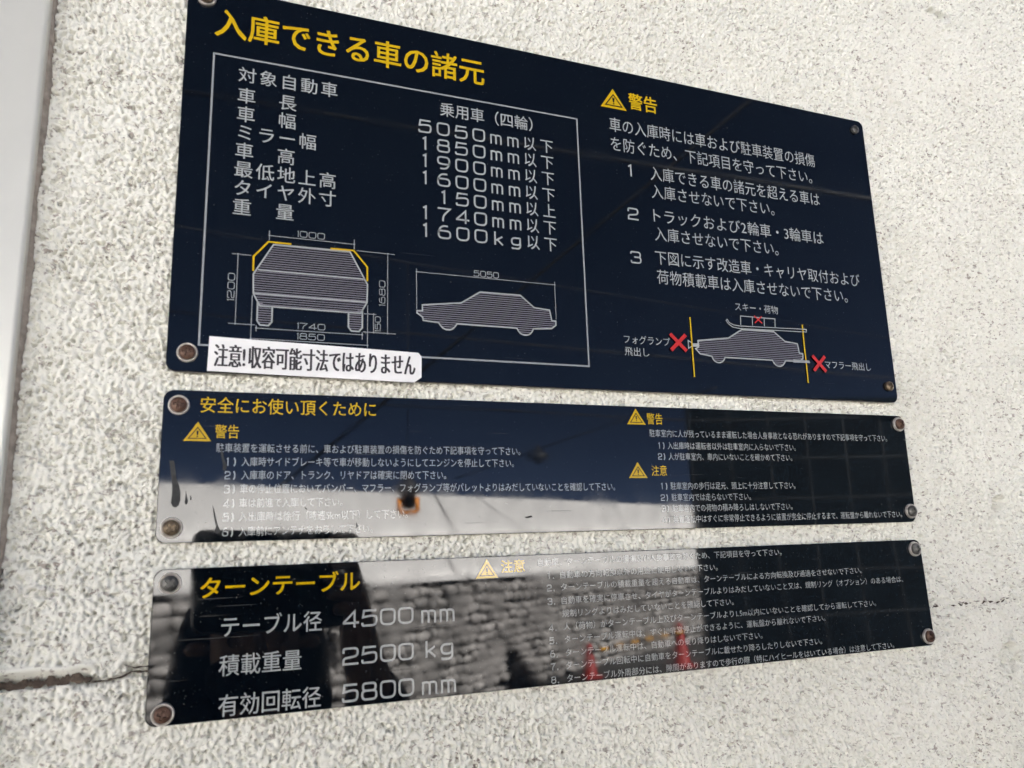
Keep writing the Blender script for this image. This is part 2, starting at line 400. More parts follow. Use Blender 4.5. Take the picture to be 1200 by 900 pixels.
    sm = np.ones(len(F), dtype=bool); sm[-4:] = False; me.polygons.foreach_set('use_smooth', sm)
    me.update(calc_edges=True); me.validate(); me.materials.append(M_wall)
    o = bpy.data.objects.new('rendered_wall', me); COL.objects.link(o)
    return tag(o, 'cream painted outside wall with a pitted sprayed texture behind the three signs', 'wall')
wall = build_wall()

# old brown joint sealant, its colour includes shade; crack strips are painted shade
M_sealshade = plain('brown_sealant_and_shade', (.085, .066, .052), .9, 0, .15, .45, 260, .4, 700)
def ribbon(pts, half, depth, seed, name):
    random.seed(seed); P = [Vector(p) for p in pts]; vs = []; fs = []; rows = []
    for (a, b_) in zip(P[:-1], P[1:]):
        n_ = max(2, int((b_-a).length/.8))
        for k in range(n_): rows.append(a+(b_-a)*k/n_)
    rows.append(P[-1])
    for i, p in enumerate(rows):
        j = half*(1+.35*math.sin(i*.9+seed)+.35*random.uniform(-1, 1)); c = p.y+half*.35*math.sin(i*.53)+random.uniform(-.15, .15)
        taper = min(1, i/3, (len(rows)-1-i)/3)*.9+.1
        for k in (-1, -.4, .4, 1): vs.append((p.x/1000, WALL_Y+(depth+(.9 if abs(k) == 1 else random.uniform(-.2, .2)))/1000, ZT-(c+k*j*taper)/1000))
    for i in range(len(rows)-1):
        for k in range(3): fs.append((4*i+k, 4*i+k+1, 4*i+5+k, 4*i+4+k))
    return mesh_obj(name, vs, fs, M_sealshade, wall, True)
ribbon([(-96, 380.6), (-60, 380.2), (-40, 379.4), (-30, 378.9), (-24, 379.4)], 2.0, 1.2, 3, 'sealant_and_shade')  # old sealant bead, its dark colour also stands for the groove's shade
ribbon([(-25, 380.6), (-18, 381), (-12, 379.7), (-7, 377.7), (2, 378), (9, 378)], .45, .3, 5, 'sealant_and_shade')  # dark strip painting the shade inside the crack
ribbon([(-11, 374), (-6, 376), (0, 375.6), (8, 376)], .35, .3, 8, 'sealant_and_shade')  # upper crack's shade, put in as a dark strip
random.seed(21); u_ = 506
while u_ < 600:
    ln_ = random.uniform(4, 13); ribbon([(u_, 377.6+random.uniform(-1.6, 1.6)), (u_+ln_/2, 377.4+random.uniform(-1.4, 1.4)), (u_+ln_, 377.2+random.uniform(-1.6, 1.6))], random.uniform(.35, .8)*(1 if u_ < 555 else .7), .25, int(u_), 'sealant_and_shade')
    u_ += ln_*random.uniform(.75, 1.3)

# ------------------------------------------------------------------ steel frame at the left
fr = empty('steel_frame', (-.12, WALL_Y, 0), 'smooth grey painted steel frame standing proud of the wall at the left edge', 'frame')
b = MB(); prof = []
xr, yf, rad = -.0665, -.004, .0022
for k in range(7):
    a = math.pi/2*k/6; prof.append((xr-rad+rad*math.sin(a), yf+rad-rad*math.cos(a)))
prof = [(-.42, WALL_Y+.004), (-.42, yf)] + prof + [(xr, WALL_Y+.004)]
vs = []
for z in (0.0, 3.2):
    vs += [(x+.12, y-WALL_Y, z) for x, y in prof]
n_ = len(prof); fs = [(i, (i+1) % n_, n_+(i+1) % n_, n_+i) for i in range(n_)]+[tuple(range(n_))[::-1], tuple(range(n_, 2*n_))]
b.add(vs, fs); fo = b.build('frame_face', M_frame, fr)
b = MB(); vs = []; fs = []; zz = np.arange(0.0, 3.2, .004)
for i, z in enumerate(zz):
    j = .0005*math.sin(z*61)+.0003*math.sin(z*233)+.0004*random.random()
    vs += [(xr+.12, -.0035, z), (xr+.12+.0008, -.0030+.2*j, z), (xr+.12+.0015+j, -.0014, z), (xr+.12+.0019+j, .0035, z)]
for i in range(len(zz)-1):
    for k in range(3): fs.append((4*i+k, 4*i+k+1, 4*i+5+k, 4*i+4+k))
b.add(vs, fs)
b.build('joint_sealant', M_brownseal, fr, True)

# ------------------------------------------------------------------ across the yard (what the glossy signs mirror)
M_concrete = plain('pale_painted_concrete', (.80, .79, .77), .85, 0, .3, .13, 2.2)
M_stone = plain('weathered_cobble_stone', (.33, .315, .30), .9, 0, .2, .6, 3.5, .5, 30)
M_mortar = plain('dark_mortar', (.08, .076, .068), .95, 0, .1, .3, 5)
M_tile = plain('dark_cladding_tile', (.005, .008, .011), .8, 0, .08, .3, 2)
M_tilejoint = plain('tile_joint', (.012, .015, .018), .8)
M_cable = plain('black_cable', (.006, .006, .007), .6)
M_dkmetal = plain('dark_painted_metal', (.010, .010, .011), .5)
M_cone = plain('red_cone_plastic', (.36, .028, .026), .5, 0, .4, .08, 6)
M_barY = plain('yellow_bar_plastic', (.75, .36, .01), .5); M_barK = plain('black_bar_plastic', (.015, .015, .015), .5)
M_orange = plain('orange_frame_plastic', (.75, .25, .012), .45)
TD = Vector((.809, -.588, 0)); ND = Vector((.588, .809, 0)); P0 = Vector((-.5, -7.4, 0))
random.seed(11)
sw = empty('stone_retaining_wall', P0, 'grey cobble retaining wall mirrored in the lowest sign', 'wall')
b = MB()
for (s0, s1, d0, d1, z0, z1) in [(-9, 19, -.5, -.02, 0, 1.62)]:
    cs = [TD*a+ND*d for a in (s0, s1) for d in (d0, d1)]
    q = [cs[0], cs[2], cs[3], cs[1]]; b.add([(c.x, c.y, z0) for c in q]+[(c.x, c.y, z1) for c in q], [(0, 3, 2, 1), (4, 5, 6, 7), (0, 1, 5, 4), (1, 2, 6, 5), (2, 3, 7, 6), (3, 0, 4, 7)])
b.build('mortar_core', M_mortar, sw)
b = MB(); ico = bmesh.new(); bmesh.ops.create_icosphere(ico, subdivisions=2, radius=1); iv = [v.co.copy() for v in ico.verts]; idf = [tuple(v.index for v in f.verts) for f in ico.faces]; ico.free()
z = .01
from mathutils import noise as mnoise
for row in range(14):
    h = .115+.03*random.random(); s_ = -9+random.random()*.3
    if z+h > 1.66: break
    while s_ < 17:
        w_ = random.choice((.10, .13, .16, .19, .25))*random.uniform(.85, 1.15); hh = h*random.uniform(.8, 1.15); c = TD*(s_+w_/2)+ND*random.uniform(-.03, .03)+Vector((0, 0, z+h/2+.025*random.uniform(-1, 1))); sd_ = Vector((random.random()*50, random.random()*50, random.random()*50)); rot = random.uniform(-.2, .2)
        vs = []; ex = random.uniform(.55, .85)
        for p in iv:
            q = p*(1+.30*mnoise.noise(p*1.3+sd_)+.12*mnoise.noise(p*3.4+sd_)); q = Vector([math.copysign(abs(a)**ex, a) for a in q])
            x_, z_ = q.x*w_*.50, q.z*hh*.50; x_, z_ = x_*math.cos(rot)-z_*math.sin(rot), x_*math.sin(rot)+z_*math.cos(rot)
            vs.append(c+TD*x_+ND*(q.y*.10)+Vector((0, 0, z_)))
        b.add(vs, idf); s_ += w_+random.uniform(.0, .02)
    z += h
b.build('cobbles', M_stone, sw, True)
pw = empty('white_parapet_wall', P0+Vector((0, 0, 1.62)), 'pale painted parapet wall mirrored as a bright band across the middle sign', 'wall')
def slab(s0, s1, d0, d1, z0, z1, name, mat, par):
    b = MB(); cs = [TD*a+ND*d for a in (s0, s1) for d in (d0, d1)]; q = [cs[0], cs[2], cs[3], cs[1]]
    b.add([(c.x, c.y, z0) for c in q]+[(c.x, c.y, z1) for c in q], [(0, 3, 2, 1), (4, 5, 6, 7), (0, 1, 5, 4), (1, 2, 6, 5), (2, 3, 7, 6), (3, 0, 4, 7)])
    return b.build(name, mat, par)
slab(-9, 19, -.40, -.06, .07, .60, 'wall_body', M_concrete, pw); slab(-9, 19, -.46, .06, 0, .068, 'coping', M_concrete, pw)
bd = empty('dark_tiled_wall', (5.45, -7.65, 0), 'tall wall with dark tiles mirrored at the right of the two lower signs', 'wall')
b = MB(); b.add([(x, y, z) for z in (0, 3.25) for x, y in ((0, 0), (9, 2.6), (9.1, 2.3), (.16, -.26))], [(0, 3, 2, 1), (4, 5, 6, 7), (0, 1, 5, 4), (1, 2, 6, 5), (2, 3, 7, 6), (3, 0, 4, 7)]); b.build('cladding', M_tile, bd)
b = MB(); tdx = Vector((9, 2.6, 0)).normalized(); nn = Vector((-tdx.y, tdx.x, 0))
for k in range(19):
    c = tdx*(.02+k*.5); e = c+tdx*.02; q = [c, e, e+nn*.006, c+nn*.006]; b.add([(p.x, p.y, z) for z in (0, 3.24) for p in q], [(0, 3, 2, 1), (4, 5, 6, 7), (0, 1, 5, 4), (1, 2, 6, 5), (2, 3, 7, 6), (3, 0, 4, 7)])
for k in range(1, 7):
    c = tdx*.02; e = tdx*9.3; q = [c, e, e+nn*.005, c+nn*.005]; b.add([(p.x, p.y, z) for z in (k*.5-.01, k*.5+.01) for p in q], [(0, 3, 2, 1), (4, 5, 6, 7), (0, 1, 5, 4), (1, 2, 6, 5), (2, 3, 7, 6), (3, 0, 4, 7)])
b.build('tile_joint', M_tilejoint, bd)
# overhead cables
def cable(p, q, r, label, ext=2.0):
    p, q = Vector(p), Vector(q); d = q-p; a, c = p-d*ext, q+d*ext; N = 40
    pts = [a+(c-a)*i/N for i in range(N+1)]; org = a.copy(); b = MB(); b.tube([x-org for x in pts], r, 8)
    o = b.build('overhead_cable', M_cable, None, True); o.location = org; tag(o, label, 'cable', 'overhead cables mirrored in the signs')
cable((6.57, -7.3, 7.39), (1.57, -10.81, 3.06), .028, 'thick dark overhead cable mirrored diagonally across the large sign', 1.2)
cable((-.56, -7.75, 6.44), (6.73, -5.58, 5.22), .017, 'dark overhead cable mirrored nearly level across the middle of the large sign')
cable((-.86, -12.48, 5.32), (6.44, -11.05, 4.72), .014, 'thin overhead cable mirrored low across the large sign')
cable((3.01, -15.5, 4.43), (8.16, -13.73, 4.04), .018, 'overhead cable mirrored along the top of the middle sign')
cable((7.17, -12.01, 3.75), (5.58, -12.84, 3.21), .014, 'short sloping cable mirrored beside the street lamp', .9)
lm = empty('street_lamp', (5.58, -12.84, 3.0), 'dark lamp head hanging from a cable, mirrored in the middle sign', 'lamp')
b = MB(); b.lathe([(.001, .30), (.03, .29), (.04, .22), (.10, .17), (.20, .12), (.22, .05), (.20, .03), (.001, .03)], 24); b.build('lamp_shade', M_dkmetal, lm, True)
b = MB(); b.lathe([(.001, -.06), (.06, -.04), (.08, .02), (.07, .03)], 20); b.build('bulb_cover', plain('smoky_cover', (.05, .05, .05), .3), lm, True)
ln = empty('hanging_lantern', (1.83, -7.39, 1.90), 'black hanging lantern with an orange rim, mirrored in the middle sign', 'lantern')
b = MB()
for pts in [[(-.095, 0, .16), (-.095, 0, .03), (-.07, 0, .005), (.07, 0, .005), (.095, 0, .03), (.095, 0, .16)]]: b.tube(pts, .028, 10)
b.build('rim', M_orange, ln, True)
b = MB(); b.lathe([(.001, .40), (.02, .40), (.03, .36), (.10, .30), (.12, .24), (.115, .20), (.075, .18), (.062, .05), (.04, .042), (.001, .04)], 24); b.build('lantern_body', M_dkmetal, ln, True)
b = MB(); b.tube([(0, 0, .39), (0, 0, 2.72)], .004, 8); b.build('hanger_rod', M_cable, ln, True)
cable((.6, -7.2, 4.62), (3.06, -7.58, 4.62), .006, 'thin span wire that carries the hanging lantern', 3.0)
# cones and the striped bar between them
def cone(loc, h, label):
    r = empty('traffic_cone', loc, label, 'cone', 'red traffic cones'); k = h
    b = MB(); b.lathe([(.0, k), (.035, k), (.045, k-.02), (.11*k/.7+.02, .06), (.11*k/.7+.03, .045)], 28); b.build('cone_body', M_cone, r, True)
    b = MB(); e = .14*k/.7+.03; b.box(-e, e, -e, e, 0, .045); o = b.build('cone_base', M_cone, r); return r
cone((5.57, -11.12, 0), .52, 'smaller red traffic cone at the left end of the striped bar'); cone((7.44, -11.33, 0), .72, 'taller red traffic cone at the right end of the striped bar')
br = empty('cone_bar', (5.57, -11.12, .40), 'yellow and black striped bar resting between two red cones', 'barrier bar')
p_, q_ = Vector((0, .07, 0)), Vector((1.87, -.13, .16)); 
for i in range(12):
    b = MB(); b.tube([p_+(q_-p_)*i/12, p_+(q_-p_)*(i+1)/12], .028, 10); b.build('striped_band', M_barY if i % 2 else M_barK, br, True)

# ------------------------------------------------------------------ the photographer, mirrored in the lowest sign
def skin(name, pts, edges, rad, mat, parent, org, root=0, sub=2):
    me = bpy.data.meshes.new(name); me.from_pydata([Vector(p)-org for p in pts], edges, []); me.update()
    o = bpy.data.objects.new(name, me); COL.objects.link(o)
    m = o.modifiers.new('s', 'SKIN'); s2 = o.modifiers.new('u', 'SUBSURF'); s2.levels = sub; s2.render_levels = sub
    if not me.skin_vertices: me.attributes.new
    for i, sv in enumerate(me.skin_vertices[0].data):
        r = rad[i]; sv.radius = (r, r) if not hasattr(r, '__len__') else r; sv.use_root = (i == root)
    dg = bpy.context.evaluated_depsgraph_get(); m2 = bpy.data.meshes.new_from_object(o.evaluated_get(dg))
    bpy.data.objects.remove(o); m2.name = name; m2.materials.clear(); m2.materials.append(mat)
    m2.polygons.foreach_set('use_smooth', [True]*len(m2.polygons))
    o = bpy.data.objects.new(name, m2); COL.objects.link(o); o.parent = parent; return o
def skin_ready(): pass
M_skin = plain('skin', (.42, .26, .19), .55, 0, .4, .05, 30); M_jacket = plain('dark_navy_jacket', (.010, .014, .026), .85, 0, .2, .2, 40)
M_trouser = plain('charcoal_trousers', (.02, .02, .022), .9, 0, .2, .2, 40); M_shoe = plain('black_shoe', (.01, .01, .01), .5); M_hair = plain('black_hair', (.007, .006, .006), .5, 0, .4, .2, 200)
M_phone = plain('black_phone', (.006, .006, .008), .35, 0, .5); M_lens = plain('lens_glass', (.003, .003, .006), .08)
BX, BY = .085, -.86
def W(r, u, f): return CAM+RIGHT*r+UP*u+FWD*f
def person():
    org = Vector((BX, BY, 0)); r = empty('person', org, 'person in dark clothes holding up a phone, mirrored in the lowest sign', 'person')
    V = []; Eg = []; Rd = []
    def add(p, rad, par=None):
        V.append(Vector(p)); Rd.append(rad); i = len(V)-1
        if par is not None: Eg.append((par, i))
        return i
    L_ = lambda x, y, z: Vector((BX+x, BY+y, z*1.034))
    pel = add(L_(0, 0, .84), (.145, .10)); wst = add(L_(0, 0, .98), (.125, .09), pel); chs = add(L_(0, .01, 1.18), (.15, .105), wst)
    sh = add(L_(0, 0, 1.30), (.11, .085), chs); nk = add(L_(0, 0, 1.36), .052, sh); nk2 = add(L_(0, .02, 1.405), .05, nk); jaw = add(L_(0, .045, 1.445), (.062, .066), nk2)
    mid = add(L_(0, .03, 1.50), (.074, .088), jaw); top = add(L_(0, .02, 1.555), (.066, .078), mid)
    fingers = []
    # right arm up to the phone's right end
    a = add(L_(.165, 0, 1.29), .055, sh); e = add(L_(.20, .15, 1.28), .040, a); wr = add(W(.178, -.085, -.035), .026, e)
    pm = add(W(.170, -.045, -.016), (.030, .018), wr)
    for k, (du, ln_) in enumerate([(.004, .030), (-.013, .036), (-.030, .034), (-.047, .026)]):
        k1 = add(W(.158, du, -.008), .0095, pm); k2 = add(W(.152, du, .0035), .0088, k1); k3 = add(W(.150-ln_*.6, du+.001, .0042), .008, k2); add(W(.150-ln_, du+.001, .0036), .0068, k3)
    t1 = add(W(.160, -.040, -.030), .012, pm); t2 = add(W(.142, -.022, -.029), .0095, t1); add(W(.122, -.014, -.0255), .0078, t2)
    # left arm hanging with relaxed fingers
    a = add(L_(-.165, 0, 1.29), .055, sh); e = add(L_(-.215, -.03, 1.03), .040, a); wr = add(L_(-.215, .04, .81), .026, e); pm = add(L_(-.212, .055, .755), (.020, .032), wr)
    for k, (dy, ln_) in enumerate([(.030, .07), (.011, .078), (-.008, .073), (-.026, .058)]):
        k1 = add(L_(-.21, .058+dy, .715), .0095, pm); k2 = add(L_(-.205, .064+dy, .715-ln_*.5), .0086, k1); add(L_(-.192, .066+dy, .715-ln_), .0072, k2)
    t1 = add(L_(-.203, .092, .765), .011, pm); add(L_(-.19, .112, .725), .0085, t1)
    for s_ in (-1, 1):
        h = add(L_(.085*s_, 0, .80), .088, pel); kn = add(L_(.095*s_, .01, .45), .056, h); an = add(L_(.10*s_, -.02, .085), .036, kn); ft = add(L_(.105*s_, .07, .035), (.038, .030), an); add(L_(.11*s_, .15, .028), (.034, .022), ft)
    body = skin('body', V, Eg, Rd, M_skin, r, org)
    # jacket and trousers follow the limbs a little wider
    J = []; JE = []; JR = []
    def aj(p, rad, par=None):
        J.append(Vector(p)); JR.append(rad)
        if par is not None: JE.append((par, len(J)-1))
        return len(J)-1
    pz = aj(L_(0, 0, .70), (.170, .13)); p0 = aj(L_(0, 0, .82), (.165, .125), pz); p1 = aj(L_(0, 0, .98), (.160, .124), p0); p2 = aj(L_(0, .01, 1.18), (.172, .125), p1); p3 = aj(L_(0, 0, 1.30), (.125, .10), p2); aj(L_(0, 0, 1.365), .066, p3)
    a = aj(L_(.168, 0, 1.288), .070, p3); e = aj(L_(.20, .15, 1.28), .054, a); wq = V[12]*.18+Vector(W(.178, -.085, -.035))*.0; ew = L_(.20, .15, 1.28); wv = W(.178, -.085, -.035); aj(ew.lerp(wv, .86), .040, e)
    a = aj(L_(-.168, 0, 1.288), .070, p3); e = aj(L_(-.215, -.03, 1.03), .054, a); aj(L_(-.215, .03, .84), .040, e)
    skin('jacket', J, JE, JR, M_jacket, r, org)
    J.clear(); JE.clear(); JR.clear()
    p0 = aj(L_(0, 0, .93), (.135, .10)); pa = aj(L_(0, 0, .84), (.145, .108), p0); p0 = pa
    for s_ in (-1, 1): h = aj(L_(.088*s_, 0, .68), .092, p0); kn = aj(L_(.096*s_, .01, .45), .072, h); aj(L_(.10*s_, -.018, .09), .058, kn)
    skin('trousers', J, JE, JR, M_trouser, r, org)
    for s_ in (-1, 1):
        J.clear(); JE.clear(); JR.clear(); q0 = aj(L_(.10*s_, -.035, .05), (.045, .048)); q1 = aj(L_(.105*s_, .07, .042), (.047, .040), q0); aj(L_(.11*s_, .165, .035), (.042, .032), q1); skin('shoe', J, JE, JR, M_shoe, r, org)
    J.clear(); JE.clear(); JR.clear()
    q0 = aj(L_(0, -.035, 1.45), (.060, .045)); q1 = aj(L_(0, -.03, 1.51), (.080, .066), q0); q2 = aj(L_(0, -.005, 1.56), (.074, .070), q1); aj(L_(0, .055, 1.577), (.058, .028), q2); skin('hair', J, JE, JR, M_hair, r, org)
    J.clear(); JE.clear(); JR.clear()
    q0 = aj(L_(0, -.035, 1.33), (.150, .11)); q1 = aj(L_(0, -.05, 1.44), (.135, .12), q0); q2 = aj(L_(0, -.045, 1.53), (.118, .115), q1); aj(L_(0, -.02, 1.595), (.085, .09), q2); skin('hood', J, JE, JR, M_jacket, r, org)
    J.clear(); JE.clear(); JR.clear()
    q0 = aj(L_(0, .050, 1.415), (.066, .062)); q1 = aj(L_(0, .058, 1.455), (.074, .072), q0); aj(L_(0, .052, 1.490), (.072, .070), q1); skin('face_mask', J, JE, JR, M_jacket, r, org)
    zf = 1.034
    b = MB(); b.add([(-.004, .112, 1.525*zf), (.004, .112, 1.525*zf), (.013, .118, 1.492*zf), (-.013, .118, 1.492*zf), (0, .134, 1.494*zf)], [(0, 1, 4), (1, 2, 4), (2, 3, 4), (3, 0, 4), (0, 3, 2, 1)]); b.build('nose', M_skin, r, True)
    for s_ in (-1, 1):
        b = MB(); b.lathe([(.0001, .011), (.006, .009), (.0105, .002), (.011, -.002)], 16, (.031*s_, .098, 1.508*zf), 'Y'); b.build('eye', M_lens, r, True)
        b = MB(); b.lathe([(.0001, .012), (.013, .010), (.02, 0), (.014, -.008)], 14, (.078*s_, .03, 1.495*zf)); b.build('ear', M_skin, r, True)
    # phone
    po = W(.0605, -.024, -.0105); ph = empty('smartphone', po, 'black phone held level by the photographer, mirrored in the lowest sign', 'phone')
    out = []; hw, hh, rr = .0825, .039, .010
    for cx, cz, a0 in ((hw-rr, hh-rr, 0), (-hw+rr, hh-rr, 90), (-hw+rr, -hh+rr, 180), (hw-rr, -hh+rr, 270)):
        for k in range(7): a = math.radians(a0+15*k); out.append((cx+rr*math.cos(a), cz+rr*math.sin(a)))
    n_ = len(out); vs = [RIGHT*x+UP*z+FWD*d for d in (.004, -.004) for x, z in out]
    mesh_obj('phone_body', vs, [tuple(range(n_)), tuple(range(n_, 2*n_))[::-1]]+[(i, (i+1) % n_, n_+(i+1) % n_, n_+i) for i in range(n_)], M_phone, ph)
    vs = [RIGHT*(-.0605+.009*math.cos(2*math.pi*k/20))+UP*(.024+.009*math.sin(2*math.pi*k/20))+FWD*d for d in (.0041, .0055) for k in range(20)]
    mesh_obj('camera_lens', vs, [tuple(range(20, 40))]+[(k, (k+1) % 20, 20+(k+1) % 20, 20+k) for k in range(20)], M_lens, ph)
person()

# ------------------------------------------------------------------ signs
def sign(name, label, u0, u1, v0, v1, rad, mat, th=.0026, tilt=0):
    root = empty(name, ((u0+u1)/2000, 0, ZT-v1/1000), label, 'sign')
    b = MB(); w2 = (u1-u0)/2000; h = (v1-v0)/1000; r = rad/1000; out = []
    for cx, cz, a0 in ((w2-r, r, -90), (w2-r, h-r, 0), (-w2+r, h-r, 90), (-w2+r, r, 180)):
        for k in range(9):
            a = math.radians(a0+90*k/8); out.append((cx+r*math.cos(a), cz+r*math.sin(a)))
    n_ = len(out); bev = .0003
    def ring(ins, y):
        res = []
        for x, z in out:
            sx = (abs(x)-ins)/abs(x) if x else 1; res.append((x*(1-ins/w2), y, h/2+(z-h/2)*(1-ins/(h/2))))
        return res
    vs = ring(bev, 0)+ring(0, bev)+ring(0, th)
    fs = [tuple(range(n_))]
    for k in (0, 1):
        for i in range(n_): fs.append((k*n_+i, k*n_+(i+1) % n_, (k+1)*n_+(i+1) % n_, (k+1)*n_+i))
    fs.append(tuple(range(2*n_, 3*n_))[::-1])
    o = mesh_obj('panel', vs, fs, mat, root); o.data.materials.append(M_edge)
    bm = bmesh.new(); bm.from_mesh(o.data); bmesh.ops.recalc_face_normals(bm, faces=bm.faces)
    for f in bm.faces:
        if abs(f.normal.y) < .5: f.material_index = 1
    bm.to_mesh(o.data); bm.free()
    root['tilt'] = tilt
    return root
A = sign('vehicle_limits_sign', 'large navy sign with a bordered table of car dimensions, topmost of the three', 0, 500, 0, 229.5, 5, M_plateA)
B = sign('safety_notice_sign', 'long navy sign of small print with dried drips, between the large sign and turntable sign', 0, 502.8, 239.5, 317.2, 5, M_plateB)
C = sign('turntable_notice_sign', 'long navy sign with big turntable figures at its left, lowest of the three', .3, 505.6, 329.8, 402.7, 5, M_plateC)

# screws: pan head with a cross recess, seated in a dished washer
def head_mesh(r, h):
    vs = []; fs = []; nr, ns = 20, 56
    for i in range(nr+1):
        rr = r*i/nr
        for k in range(ns):
            a = 2*math.pi*k/ns; x, z = rr*math.cos(a), rr*math.sin(a)
            y = h*(1-.42*(rr/r)**2) if rr < r*.93 else h*(1-.42*(rr/r)**2)*.93
            arm = .17*r
            if (abs(x) < arm and abs(z) < .62*r) or (abs(z) < arm and abs(x) < .62*r): y -= h*.55*(1-.6*rr/r)
            vs.append((x, -y, z))
    for i in range(nr):
        for k in range(ns):
            a, b = i*ns+k, i*ns+(k+1) % ns; fs.append((a, b, b+ns, a+ns))
    b0 = len(vs)
    for k in range(ns): a = 2*math.pi*k/ns; vs.append((r*math.cos(a), .0004, r*math.sin(a)))
    for k in range(ns): fs.append((nr*ns+k, nr*ns+(k+1) % ns, b0+(k+1) % ns, b0+k))
    return vs, fs
_hm = {}
def screw(sgn, u, v, mat, washer=True, r=.0038, h=.0030, rot=0, lift=0):
    key = (mat.name, r, h)
    vs, fs = head_mesh(r, h)
    o = MB(); o.add(vs, fs); s_ = o.build('screw', mat, sgn, False)
    s_.location = (u/1000-sgn.location.x, -.0004-sgn.location.y-(.0006 if washer else 0)-lift, ZT-v/1000-sgn.location.z)
    s_.rotation_euler = (0, rot, 0)
    if washer:
        b = MB(); R_ = .0051
        b.lathe([(.0030, .0001), (.0036, .0001), (.0041, .0008), (.0046, .0013), (.0050, .0012), (R_, .0007), (R_+.0002, .0001), (R_+.0001, -.0005-lift)], 40, (0, .0004, 0), 'Y')
        b.build('washer', M_washer, s_, True)
    return s_
screw(A, 10, 9, M_bronze, rot=.3); screw(A, 10, 219.6, M_rust, rot=.05)
screw(A, 490.5, 8.8, M_greyscrew, False, .0034, .0022, .4); screw(A, 492.1, 217.5, M_bronze, False, .0036, .0026, .2)
screw(B, 7.4, 247.5, M_rust, rot=.12); screw(B, 7.2, 309.7, M_bronze, rot=.8)
screw(B, 496.8, 246, M_rust, rot=.5); screw(B, 498.0, 309.4, M_greyscrew, rot=.2)
screw(C, 8, 336.7, M_greyscrew, rot=.75); screw(C, 8, 397.3, M_rust, rot=.3)
screw(C, 498.9, 336.3, M_greyscrew, rot=.1); screw(C, 499.6, 396.4, M_rust, rot=.6)

def triangle(sgn, pts, name='warning_triangle'):
    (ax, ay), (bx, by), (cx, cy) = pts
    by = cy = (by+cy)/2; cxm = (bx+cx)/2; w_ = (cx-bx); h_ = by-ay; a = cxm
    p = Print(sgn); P = lambda x, y: (a+x*w_, ay+y*h_)
    o3 = [P(0, 0), P(.5, 1), P(-.5, 1)]
    # yellow body leaving the thin inner outline and the exclamation mark dark
    p.poly(o3); t_ = p.build(name, M_yellow)
    q = Print(sgn, -.0005); q.line([P(0, .30), P(.315, .865), P(-.315, .865)], .035*w_, True)
    q.poly([P(-.045, .47), P(.045, .47), P(.022, .70), P(-.022, .70)]); q.poly([P(-.03, .74), P(.03, .74), P(.03, .80), P(-.03, .80)])
    o = q.build('exclamation_mark', M_symbol, t_)
    return t_
O_T, O_M, O_S = .014, .010, 0

# ---- sign A
p = Print(A); p.text('入庫できる車の諸元', 15.3, 178.3, 14.4, 32.2, .012); p.build('heading_text', M_yellow)
p = Print(A); p.line([(15.4, 43.4), (244, 43.5), (244, 214.8), (15.4, 214.9)], 1.05, True); p.build('table_border', M_thin)
p = Print(A)
for t, u1, v0, v1 in [('対象自動車', 84.9, 49.1, 58.6), ('車　長', 61.4, 62.2, 71.8), ('車　幅', 61.4, 73.8, 83.4), ('ミラー幅', 73.2, 85.0, 94.6), ('車　高', 61.4, 96.3, 105.9), ('最低地上高', 85, 107.7, 117.3), ('タイヤ外寸', 85.1, 118.9, 128.5), ('重　量', 61.7, 130.3, 139.9)]:
    p.spaced(t, 29, u1, v0, v1, O_M)
p.build('table_label_text', M_white)
p = Print(A); p.text('乗用車（四輪）', 148.5, 211.3, 49, 58.5, O_M)
rows = ['5050mm以下', '1850mm以下', '1900mm以下', '1600mm以下', ' 150mm以上', '1740mm以下', '1600kg以下']
for i, t in enumerate(rows):
    v1 = 71.9+i*11.4; v0 = v1-8.9
    for k, ch in enumerate(t):
        u = 134.4+k*11.72
        if ch == ' ': continue
        if ch == '1': p.ink('1', u+2.6, u+5.0, v0, v1)
        elif ch.isdigit(): p.ink(ch, u, u+8.5, v0, v1)
        elif ch == 'm': p.ink('m', u+.2, u+8.0, v0+2.0, v1)
        elif ch == 'k': p.ink('k', u+1.2, u+7.2, v0, v1)
        elif ch == 'g': p.ink('g', u+.6, u+7.4, v0+2.4, v1+1.6)
        else: p.text(ch, u+.1, u+(8.8 if ch != '以' else 8.4), v0-.2, v1+.4, O_M)
p.build('table_value_text', M_white)
# front view drawing with its dimensions
body = [(51.3, 155.0), (93.5, 154.6), (103.8, 173.6), (103.6, 184.5), (100, 191.2), (45.2, 191.2), (41.6, 184.5), (41.2, 173.3)]
tl = [(44, 188.9), (44, 199.6), (45.6, 202), (50, 202), (51.7, 199.8), (51.7, 191.2)]; tr = [(93.2, 191.2), (93.2, 199.8), (94.9, 202), (99.2, 202), (101, 199.6), (101, 188.9)]
p = Print(A); p.hatch(body, 1.34, .50); p.hatch(tl, 1.34, .50); p.hatch(tr, 1.34, .50); hd = p.build('front_view_drawing', M_white_dim)
p = Print(A, -.0004); p.line(body, .85, True); p.line([(43.6, 170.6), (102, 170.6)], .7); p.line([(41.8, 184.3), (103.4, 184.3)], .7); p.line(tl, .9); p.line(tr, .9)
p.build('car_outline', M_white, hd)
for pts in ([(60.8, 153.8), (48.5, 153.8), (41, 163.1), (41, 171.6)], [(82.4, 154), (95.6, 153.8), (103.6, 163.1), (103.6, 171.7)]):
    p = Print(A, -.0006); p.line(pts, 1.0); p.build('mirror_limit_line', M_yellow, hd)
p = Print(A, -.00055); lw = .42
